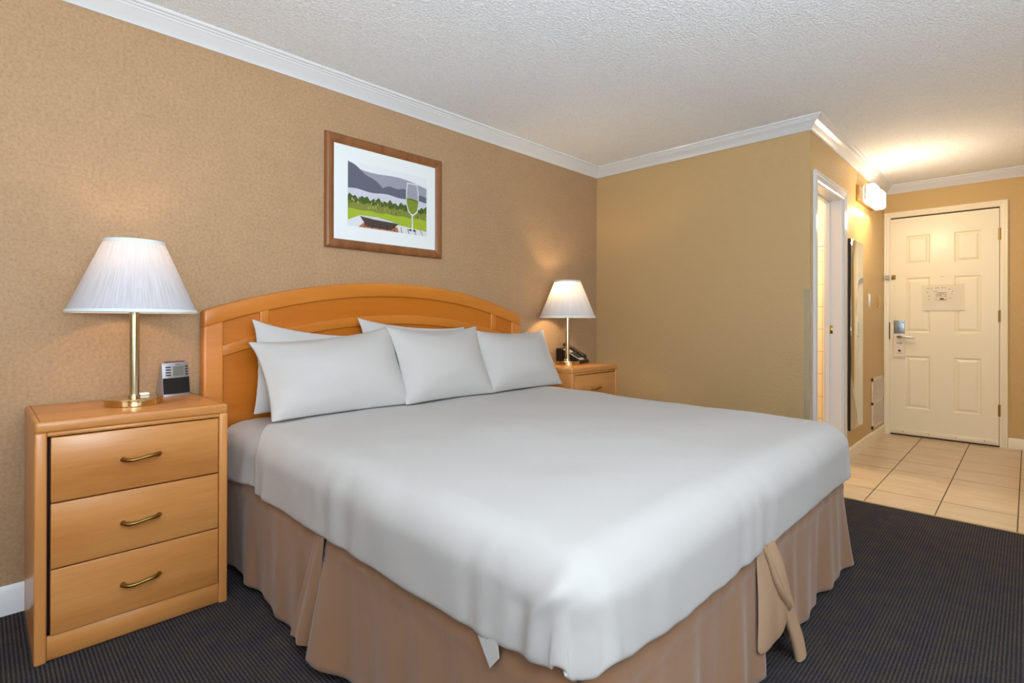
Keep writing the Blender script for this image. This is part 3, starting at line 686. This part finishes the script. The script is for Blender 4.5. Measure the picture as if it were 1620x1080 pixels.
# ---------------------------------------------------------------- soft goods: small position-based cloth solver
def con(P, A, Bs, rest, k):
    """satisfy distance constraints between two strided views"""
    d = P[Bs]-P[A]; L = np.sqrt((d*d).sum(-1, keepdims=True))+1e-9; c_ = d*(.5*k*(L-rest)/L); P[A] += c_; P[Bs] -= c_
def sl(a, b=None, s=1): return slice(a, b, s)
def grid_cons(nu, nv):
    """list of (A,B,kind); the views inside one entry never share a vertex"""
    o = []
    for p in (0, 1):
        n_ = (nu-1-p+1)//2; o.append(((sl(None), sl(p, p+2*n_-1, 2)), (sl(None), sl(p+1, p+2*n_, 2)), 'u'))
        n_ = (nv-1-p+1)//2; o.append(((sl(p, p+2*n_-1, 2), sl(None)), (sl(p+1, p+2*n_, 2), sl(None)), 'v'))
    for p in (0, 1):
        n_ = (nv-1-p+1)//2; r0 = sl(p, p+2*n_-1, 2); r1 = sl(p+1, p+2*n_, 2)
        o.append(((r0, sl(0, nu-1)), (r1, sl(1, nu)), 'd')); o.append(((r0, sl(1, nu)), (r1, sl(0, nu-1)), 'd'))
    for p in range(4):
        i0 = [i for i in range(nu-2) if (i//2) % 2 == p // 2 and i % 2 == p % 2]
        if i0: o.append(((sl(None), np.array(i0)), (sl(None), np.array(i0)+2), 'bu'))
        j0 = [i for i in range(nv-2) if (i//2) % 2 == p // 2 and i % 2 == p % 2]
        if j0: o.append(((np.array(j0), sl(None)), (np.array(j0)+2, sl(None)), 'bv'))
    return o
def grid_normals(P):
    du = np.gradient(P, axis=1); dv = np.gradient(P, axis=0); n_ = np.cross(du, dv); return n_/(np.linalg.norm(n_, axis=-1, keepdims=True)+1e-9)

def sim_duvet(x0, x1, y0, y1, h=.02):
    nu = int(round((x1-x0)/h))+1; nv = int(round((y1-y0)/h))+1
    X, Y = np.meshgrid(np.linspace(x0, x1, nu), np.linspace(y0, y1, nv)); P = np.stack([X, Y, np.full_like(X, .66)], -1)
    hd = -.31-.20*np.clip((np.abs(X-1.37)-.80)/.16, 0, 1)**1.5; P[..., 1] = y0+(Y-y0)*(hd-y0)/(y1-y0)
    Rc = .25          # the two foot corners are rounded off, as a folded-under duvet corner hangs
    for s_, xc in ((-1, x0+Rc), (1, x1-Rc)):
        dx = s_*(P[..., 0]-xc); dy = (y0+Rc)-P[..., 1]; mk = (dx > 0) & (dy > 0); m_ = np.maximum(dx, dy)/np.sqrt(dx*dx+dy*dy+1e-12)
        P[..., 0] = np.where(mk, xc+s_*dx*m_, P[..., 0]); P[..., 1] = np.where(mk, (y0+Rc)-dy*m_, P[..., 1])
    C = grid_cons(nu, nv); C = [(A, Bs, kd, np.linalg.norm(P[Bs]-P[A], axis=-1, keepdims=True)) for A, Bs, kd in C]
    rng = np.random.RandomState(11); P[..., 2] += .004*rng.rand(nv, nu)
    kk = {'u': 1, 'v': 1, 'd': .6, 'bu': .22, 'bv': .22}
    Pp = P.copy(); lo = np.array([.405, -2.08, -.5]); hi = np.array([2.335, .5, .614]); r = .095; th = .012
    for step in range(130):
        v_ = (P-Pp)*.97; Pp = P.copy(); P = P+v_; P[..., 2] -= 9.8/3600*.35
        for it in range(24):
            for A, Bs, kd, rl in C: con(P, A, Bs, rl, kk[kd])
            q = np.minimum(np.maximum(P, lo+r), hi-r); d = P-q; L = np.linalg.norm(d, axis=-1, keepdims=True)+1e-9
            hit = (L < r+th); P = np.where(hit, q+d/L*(r+th), P)
        fr = hit & (d[..., 2:3]/L > .6); Pp = np.where(fr, Pp+(P-Pp)*.85, np.where(hit, Pp+(P-Pp)*.4, Pp))
    # gather the loose corner cloth back against the bed and lift the near corner hem a little
    q = np.minimum(np.maximum(P[..., :2], lo[:2]+.10), hi[:2]-.10); d = P[..., :2]-q; L = np.linalg.norm(d, axis=-1, keepdims=True)+1e-9
    ex = L-.10-.010; P[..., :2] = q+d/L*np.where(ex > 0, .10+.010+.12*ex, L)
    w_ = np.exp(-((P[..., 0]-.42)/.22)**2-((P[..., 1]+2.08)/.16)**2); P[..., 2] += w_*.034*np.clip((.56-P[..., 2])/.15, 0, 1)
    return P
def sim_pillow(w, h, press, seed, nu=45, nv=33):
    rng = np.random.RandomState(seed); X, Z = np.meshgrid(np.linspace(-w/2, w/2, nu), np.linspace(-h/2, h/2, nv))
    hu = w/(nu-1); hv = h/(nv-1); rest = {'u': hu, 'v': hv, 'd': math.hypot(hu, hv), 'bu': 2*hu, 'bv': 2*hv}; kk = {'u': 1, 'v': 1, 'd': .5, 'bu': .12, 'bv': .12}
    E_ = (1-(2*X/w)**2)*(1-(2*Z/h)**2)
    Fp = np.stack([X, -.05*E_+.002*rng.randn(nv, nu)*(E_ > 0), Z], -1); Bp = np.stack([X, .05*E_+.002*rng.randn(nv, nu)*(E_ > 0), Z], -1)
    C = grid_cons(nu, nv); Fo, Bo = Fp.copy(), Bp.copy()
    bd = np.zeros((nv, nu), bool); bd[0] = bd[-1] = True; bd[:, 0] = bd[:, -1] = True
    for step in range(90):
        vf, vb = (Fp-Fo)*.9, (Bp-Bo)*.9; Fo, Bo = Fp.copy(), Bp.copy()
        nf = grid_normals(Fp); nb_ = grid_normals(Bp); Fp = Fp+vf+nf*press; Bp = Bp+vb-nb_*press
        for it in range(8):
            for A, Bs, kd in C: con(Fp, A, Bs, rest[kd], kk[kd]); con(Bp, A, Bs, rest[kd], kk[kd])
            av = (Fp+Bp)/2; Fp[bd] = av[bd]; Bp[bd] = av[bd]
    return Fp, Bp
def grid_faces(nu, nv, off=0, flip=False):
    f = []
    for j in range(nv-1):
        for i in range(nu-1):
            q = (off+j*nu+i, off+j*nu+i+1, off+(j+1)*nu+i+1, off+(j+1)*nu+i); f.append(q[::-1] if flip else q)
    return f

PIL = {}
def pillow(variant, BL, BR, TR, TL, depth, label, group='white pillows at the head of the bed'):
    if variant not in PIL: PIL[variant] = sim_pillow(*[(.72, .52, .0011, 3), (.66, .54, .0011, 8), (.70, .52, .0010, 21)][variant])
    Fp, Bp = PIL[variant]; nv, nu, _ = Fp.shape
    cs = [Fp[0, 0], Fp[0, -1], Fp[-1, -1], Fp[-1, 0]]; wl = (cs[1][0]-cs[0][0]+cs[2][0]-cs[3][0])/2; hl = (cs[3][2]-cs[0][2]+cs[2][2]-cs[1][2])/2
    ty = max(np.abs(Fp[..., 1]).max(), np.abs(Bp[..., 1]).max())
    BL, BR, TR, TL = map(np.array, (BL, BR, TR, TL)); nrm = np.cross(BR-BL, TL-BL); nrm = nrm/np.linalg.norm(nrm)
    # outward front is towards -y : nrm points to -y for BL->BR, BL->TL
    def mp2(P):
        gu, gv = np.meshgrid(np.linspace(0, 1, nu), np.linspace(0, 1, nv))
        u = .45*(P[..., 0]/wl+.5)+.55*gu; v_ = .45*(P[..., 2]/hl+.5)+.55*gv; u, v_ = u[..., None], v_[..., None]
        Q = BL*(1-u)*(1-v_)+BR*u*(1-v_)+TR*u*v_+TL*(1-u)*v_
        u1, v1 = gu[..., None], gv[..., None]
        for cu, cv, cp in ((0, 0, BL), (1, 0, BR), (1, 1, TR), (0, 1, TL)):
            w_ = np.exp(-(((u1-cu)*1.3)**2+(v1-cv)**2)/.07**2); c0 = (BL+BR+TR+TL)/4; dr = (cp-c0)/np.linalg.norm(cp-c0); Q = Q+w_*dr*(.016 if cv else .004)
        ph = sum(map(float, BL))*9
        e_ = np.minimum(np.minimum(u1, 1-u1)*1.4, np.minimum(v1, 1-v1))
        wq = .5*np.sin(u1*70+4*np.sin(u1*9+ph))*np.exp(-np.minimum(v1, 1-v1)/.10)+.5*np.sin(v1*52+4*np.sin(v1*8+ph))*np.exp(-np.minimum(u1, 1-u1)/.07)
        wq = wq+.55*np.sin((v1*1.6+u1*.5)*16+3*np.sin(u1*6+ph))*np.exp(-((e_-.2)/.16)**2)*np.clip(np.sin(u1*5+ph), 0, 1)
        dp = np.clip(e_/.05, 0, 1)
        Q = Q+np.array([0, 0, -1.])*(.016*(1-v1)**3*4*u1*(1-u1))
        return Q+nrm*(-P[..., 1:2]*depth/ty)*(1+.25*(.5-v_))+nrm*np.sign(-P[..., 1:2])*.0048*wq*dp
    A = mp2(Fp).reshape(-1, 3); Bq = mp2(Bp).reshape(-1, 3); V_ = np.concatenate([A, Bq])
    zb = .640; z = V_[:, 2]; V_[:, 2] = np.where(z < zb+.02, zb+.02*np.exp((z-zb-.02)/.02), z)
    hbY = -.0775; V_[:, 1] = np.minimum(V_[:, 1], hbY)
    base = np.array([(BL[0]+BR[0])/2, (BL[1]+BR[1])/2, zb]); V_ = V_-base
    o = obj('pillow', V_, grid_faces(nu, nv)+grid_faces(nu, nv, nu*nv, True), M_pcloth, None, True); o.location = base
    bm = bmesh.new(); bm.from_mesh(o.data); bmesh.ops.remove_doubles(bm, verts=bm.verts, dist=2e-4); bmesh.ops.recalc_face_normals(bm, faces=bm.faces); bm.to_mesh(o.data); bm.free()
    md = o.modifiers.new('smooth', 'SUBSURF'); md.levels = md.render_levels = 1
    tag(o, label, 'pillow', group); return o
yb_, yt_ = -.43, -.215
pillow(0, (.505, yb_, .640), (1.205, yb_, .640), (1.20, yt_, 1.035), (.50, yt_+.02, .965), .100, 'white pillow in front on the left, nearest the clock radio')
pillow(1, (1.140, yb_-.02, .640), (1.77, yb_, .640), (1.80, yt_, 1.03), (1.165, yt_-.02, 1.03), .095, 'white pillow in front in the middle of the three')
pillow(2, (1.71, yb_, .640), (2.385, yb_, .640), (2.43, yt_, 1.00), (1.77, yt_, 1.01), .095, 'white pillow in front on the right, nearest the telephone')
pillow(2, (.515, -.20, .640), (1.13, -.20, .640), (1.10, -.14, .985), (.535, -.14, 1.065), .055, 'white pillow behind the front left pillow, its pointed corner showing')
pillow(0, (1.09, -.20, .640), (1.73, -.20, .640), (1.77, -.14, 1.025), (1.055, -.14, 1.075), .055, 'white pillow behind the middle pillow, its pointed corner showing')
pillow(1, (1.74, -.20, .640), (2.30, -.20, .640), (2.36, -.14, .99), (1.80, -.14, .985), .055, 'white pillow almost hidden behind the front right pillow')

# duvet
P = sim_duvet(.234, 2.51, -2.222, -.31)
nv_, nu_, _ = P.shape
nr_ = grid_normals(P)
uu = np.linspace(0, 1, nu_)[None, :]; vv = np.linspace(0, 1, nv_)[:, None]
P[..., 2] += .016*np.exp(-np.clip(P[..., 1]+2.3, 0, 9)**0*((P[..., 1]+.45)/1.1)**2)*np.clip((P[..., 2]-.45)/.15, 0, 1)
edge = np.minimum(np.minimum(uu, 1-uu)*2.33, np.minimum(vv, 3+0*vv)*1.81)      # distance to the hanging hems
side = np.clip(1-edge/.34, 0, 1)
sx_, sy_ = P[..., 0], P[..., 1]
wr = (np.sin(sy_*61+3*np.sin(sy_*7))*.5+np.sin(sy_*37+1)*.5)*((np.minimum(uu, 1-uu)*2.33) < .36)+(np.sin(sx_*55+3*np.sin(sx_*6))*.5+np.sin(sx_*33)*.5)*((vv*1.81) < .36)*((np.minimum(uu, 1-uu)*2.33) > .3)
def sm_noise(sc, seed):
    rg = np.random.RandomState(seed); g = rg.randn(nv_, nu_)
    for _ in range(sc): g = (g+np.roll(g, 1, 0)+np.roll(g, -1, 0)+np.roll(g, 1, 1)+np.roll(g, -1, 1))/5
    return g/g.std()
amp = sm_noise(60, 2)
def seg_d(y, z, a, b):
    d = np.array(b)-np.array(a); t_ = np.clip(((y-a[0])*d[0]+(z-a[1])*d[1])/(d@d), 0, 1); return np.hypot(y-a[0]-t_*d[0], z-a[1]-t_*d[1])
yy_, zz_ = P[..., 1], P[..., 2]; dd = np.minimum(seg_d(yy_, zz_, (-2.045, .60), (-1.975, .52)), seg_d(yy_, zz_, (-1.975, .52), (-1.965, .43)))
msk = np.clip((.47-P[..., 0])/.05, 0, 1); dv2 = seg_d(yy_, zz_, (-2.00, .60), (-1.93, .50))
P[..., 0] -= msk*(.016*np.exp(-(dd/.017)**2)-.008*np.exp(-(dv2/.018)**2))
kn = np.exp(-((P[..., 0]-.43)**2+(P[..., 1]+2.05)**2+(P[..., 2]-.60)**2)/.035**2); P[..., 2] += .008*kn*np.sin(P[..., 0]*150)
hdist = (1-vv)*1.9+0*uu; P = P+nr_*(.0035*np.sin(hdist*2*math.pi/.021)*np.exp(-(hdist/.055)**2)*np.clip(side*1.6, 0, 1))[..., None]
P = P+nr_*((.0060*side**1.3*wr*(.6+.4*amp)+.0025*sm_noise(120, 5)*(1-side)+.0015*sm_noise(25, 9))[..., None])*1.0
V_ = P.reshape(-1, 3); fc = grid_faces(nu_, nv_)
base = np.array([1.37, -1.3, .62]); dv = obj('duvet', V_-base, fc, M_cloth, None, True); dv.location = base
tag(dv, 'white cotton duvet spread over the bed and hanging over its sides', 'duvet')
md = dv.modifiers.new('thick', 'SOLIDIFY'); md.thickness = .010; md.offset = -1; md.use_rim = True
md = dv.modifiers.new('smooth', 'SUBSURF'); md.levels = md.render_levels = 1
# small folded corner with its sewn tag under the near corner
bm = bmesh.new()
q = [(.397, -1.795, .43), (.393, -1.854, .357), (.394, -1.878, .387), (.397, -1.868, .44)]
A = [bm.verts.new(Vector(p)-Vector(base)) for p in q]; Bq = [bm.verts.new(Vector(p)+Vector((.0025, 0, .0))-Vector(base)) for p in q]
bm.faces.new(A); bm.faces.new(Bq[::-1])
for i in range(4): bm.faces.new((A[i], Bq[i], Bq[(i+1) % 4], A[(i+1) % 4]))
fl = from_bm('corner_flap', bm, M_cloth, dv)

# ---------------------------------------------------------------- mattress with fitted sheet, bed base, skirt
MT = empty('mattress', (1.37, -1.07, .442)); tag(MT, 'mattress in a tucked white fitted sheet under the duvet', 'mattress')
bm = bmesh.new(); addbox(bm, (-.915, -.955, 0), (.915, .955, .148), .05, 6); mt_ = from_bm('mattress_core', bm, mat('ticking', (220, 220, 220), .9), MT, True)
def loop_path(off, n_, x0=.42, x1=2.32, yh=-.082, yf=-2.06, r=.07):
    """open U path: down the left side, along the foot, up the right side; returns points and outward normals"""
    seg = [((x0, yh), (x0, yf+r)), None, ((x0+r, yf), (x1-r, yf)), None, ((x1, yf+r), (x1, yh))]; pts = []
    def add(a, b, k):
        for i in range(k): t_ = i/k; pts.append((a[0]+(b[0]-a[0])*t_, a[1]+(b[1]-a[1])*t_))
    add(*seg[0], n_); 
    for i in range(10): a = math.pi+math.pi/2*i/10; pts.append((x0+r+r*math.cos(a), yf+r+r*math.sin(a)))
    add(*seg[2], n_)
    for i in range(10): a = 1.5*math.pi+math.pi/2*i/10; pts.append((x1-r+r*math.cos(a), yf+r+r*math.sin(a)))
    add(*seg[4], n_); pts.append(seg[4][1]); pts = np.array(pts); d = np.gradient(pts, axis=0); nn_ = np.stack([-d[:, 1], d[:, 0]], -1)*-1
    nn_ = nn_/np.linalg.norm(nn_, axis=1, keepdims=True)
    # outward = right-hand side while walking down the left edge (towards -x)
    if nn_[0, 0] > 0: nn_ = -nn_
    return pts, nn_
pts, nn_ = loop_path(0, 60, .415, 2.325, -.085, -2.063, .09)
# sheet: rounded top edge and a gathered, tucked lower hem
prof_s = [(-.30, .606), (-.16, .611), (-.085, .605), (-.045, .592), (-.018, .568), (-.004, .535), (.006, .50), (.013, .47), (.017, .445), (.021, .425), (.022, .416), (.018, .412), (.010, .412)]
V_, k = [], len(prof_s); L_ = np.concatenate([[0], np.cumsum(np.linalg.norm(np.diff(pts, axis=0), axis=1))])
for (p, n_, s_) in zip(pts, nn_, L_):
    for j, (o_, z_) in enumerate(prof_s):
        w_ = (.0022*math.sin(s_*70+z_*25)+.002*math.sin(s_*41+2)) * (1 if j > 3 else .2) + (.010*math.sin(s_*9) if z_ < .43 else 0)*.3
        hd = max(0., 1-min(s_, L_[-1]-s_)/.62)**.5; o2 = o_ if z_ > .5 else o_-(1-hd)*.022
        V_.append((p[0]+n_[0]*(o2+w_), p[1]+n_[1]*(o2+w_), z_-(.022*(math.sin(s_*8.5)*.5+.5)*(z_ < .47))*hd+(1-hd)*.035*(z_ < .46)))
fc = [(i*k+j, i*k+j+1, (i+1)*k+j+1, (i+1)*k+j) for i in range(len(pts)-1) for j in range(k-1)]
inner = [i*k for i in range(len(pts))]; fc.append(inner)
b_ = np.array(MT.location); sh = obj('fitted_sheet', np.array(V_)-b_, fc, M_cloth, MT, True)
bm = bmesh.new(); bm.from_mesh(sh.data); bmesh.ops.recalc_face_normals(bm, faces=bm.faces); bmesh.ops.triangulate(bm, faces=[f for f in bm.faces if len(f.verts) > 4]); bm.to_mesh(sh.data); bm.free()

BD = empty('bed_base', (1.37, -1.07, 0)); tag(BD, 'box spring bed base with a floor-length taupe pleated skirt', 'bed')
box('box_spring', (-.925, -.965, .18), (.925, .98, .440), mat('box_spring_ticking', (200, 200, 205), .9), BD, .02, 3)
for x_ in (-.85, 0, .85):
    for y_ in (-.70, 0, .9): box('frame_leg', (x_-.02, y_-.02, 0), (x_+.02, y_+.02, .18), M_black, BD)
bb = np.array(BD.location)
def skirt_panel(a, b, n_, flare0=0, flare1=0, seed=0, amp=.012, m=M_skirt, lean=.0, name='skirt_panel', sh0=0, sh1=0, nfold=3.0, zlow=None):
    """a,b: ends on the bed edge; n_: outward normal; flare: outward kick of each lower end; sh: slide along the edge at the hem"""
    rg = random.Random(seed); a, b, n_ = np.array(a), np.array(b), np.array(n_); L = np.linalg.norm(b-a); d = (b-a)/L
    NU, NV = max(12, int(L/.0125)), 30; ph_ = [rg.random()*6.28 for _ in range(4)]; V_ = []
    for j in range(NV+1):
        t_ = j/NV; tt = t_; tw = max(0., (t_-.2)/.8)
        for i in range(NU+1):
            u = i/NU; s_ = u*L
            wv = .5*math.sin(2*math.pi*nfold*s_+ph_[0]+.5*t_+.8*math.sin(3*s_+ph_[2]))+.3*math.sin(2*math.pi*nfold*2.3*s_+ph_[1]-.8*t_)+.25*math.sin(2*math.pi*nfold*1.45*s_+ph_[2])+.18*math.sin(2*math.pi*11*s_+ph_[3])*(1-t_)
            o_ = .008+amp*wv*(tw**.7)+lean*t_+flare0*tw*max(0, 1-u*L/.30)**2+flare1*tw*max(0, 1-(1-u)*L/.30)**2
            if .19 < t_ < .26: o_ += .0030
            if t_ <= .2: o_ += .0022*math.sin(s_*60+ph_[0])*t_*3
            sl_ = (sh0*max(0, 1-s_/.25)+sh1*max(0, 1-(L-s_)/.25))*t_
            hz = .018 + .010*math.sin(s_*5+ph_[1]) if zlow is None else zlow(u)
            z_ = .458+(hz-.458)*t_; p = a+d*(s_+sl_)+n_*o_
            qq = np.clip(p, (XS0+.09, YS1+.09), (XS1-.09, 9)); dq = p-qq; lq = np.linalg.norm(dq); lim = .09+max(o_, .004)
            if min(abs(dq)) > 1e-6 and lq > lim: p = qq+dq/lq*(lim+(lq-lim)*.35*tw)
            V_.append((p[0], p[1], z_))
    o = obj(name, np.array(V_)-bb, grid_faces(NU+1, NV+1), m, BD, True)
    md = o.modifiers.new('thick', 'SOLIDIFY'); md.thickness = .0025; md.offset = -1
    return o
XS0, XS1, YS0, YS1 = .422, 2.318, -.09, -2.062
skirt_panel((XS0, YS0), (XS0, -1.055), (-1, 0), 0, .018, 1, .016, sh1=.02, zlow=lambda u: .02+.012*math.sin(u*5))
skirt_panel((XS0, -1.105), (XS0, YS1-.003), (-1, 0), .050, .015, 2, .015, sh0=-.035, zlow=lambda u: .035-.02*u)
skirt_panel((XS0-.002, YS1), (1.30, YS1), (0, -1), .01, .02, 3, .019, sh1=-.02)
skirt_panel((1.375, YS1), (XS1, YS1), (0, -1), .01, .040, 4, .020, sh0=.10, sh1=.02, zlow=lambda u: .02+.02*max(0, 1-u*4))
skirt_panel((XS1, YS1), (XS1, -1.10), (1, 0), .04, .02, 5)
skirt_panel((XS1, -1.05), (XS1, YS0), (1, 0), .01, .0, 6)
# pleat inserts
def patch(name, rows, m, th=.003):
    NV = len(rows); NU = len(rows[0]); V_ = np.array([p for r in rows for p in r])-bb
    o = obj(name, V_, grid_faces(NU, NV), m, BD, True); md = o.modifiers.new('thick', 'SOLIDIFY'); md.thickness = th; md.offset = 0
    md = o.modifiers.new('smooth', 'SUBSURF'); md.levels = md.render_levels = 2; return o
rows = []
for t_ in np.linspace(0, 1, 7):
    z_ = .415+(.045-.415)*t_; rows.append([(XS0-.012-x_*t_-.002*q, -1.045-dy0*(1-t_)-dy1*t_, z_) for q, (x_, dy0, dy1) in enumerate([(.010, -.004, -.135), (.045, .012, -.115), (.020, .024, -.085), (.050, .040, -.045), (.018, .056, -.02), (.002, .070, .01)])])
patch('skirt_pleat', rows, M_skirt)
# foot split: inner flap and the rolled strip reaching the floor
rows = []
for t_ in np.linspace(0, 1, 8):
    z_ = .43+(.105-.43)*t_; rows.append([(1.20+x0_*(1-t_)+x1_*t_, YS1-.012-d_*math.sin(t_*2.2), z_-(.05 if q == 4 else 0)*t_*-1) for q, (x0_, x1_, d_) in enumerate([(.03, .02, .010), (.07, .07, .030), (.10, .13, .022), (.125, .18, .034), (.145, .215, .040)])])
patch('skirt_flap', rows, M_skirt_in)
bm = bmesh.new()
P0 = [(1.325, YS1-.010, .43), (1.337, YS1-.016, .385), (1.352, YS1-.028, .34), (1.375, YS1-.034, .28), (1.405, YS1-.040, .21), (1.440, YS1-.047, .13), (1.470, YS1-.055, .06), (1.482, YS1-.060, .012)]
tube(bm, [Vector(p)-Vector(bb) for p in P0], [.026, .030, .032, .031, .030, .030, .031, .030], 18, (1.0, .55)); bmesh.ops.bevel(bm, geom=[e_ for e_ in bm.edges if len(e_.link_faces) == 2 and e_.calc_face_angle(0) > 1.2], offset=.006, segments=3, affect='EDGES')
autosm(from_bm('skirt_roll', bm, M_skirt_in, BD), 60)
bm = bmesh.new(); tube(bm, [Vector(p)-Vector(bb) for p in [(1.275, YS1-.012, .42), (1.290, YS1-.024, .375), (1.315, YS1-.038, .31), (1.350, YS1-.046, .25), (1.395, YS1-.050, .20), (1.400, YS1-.046, .17)]], [.010, .011, .013, .014, .014, .006], 12, (1, .8))
autosm(from_bm('skirt_fold', bm, M_skirt_in, BD), 70)
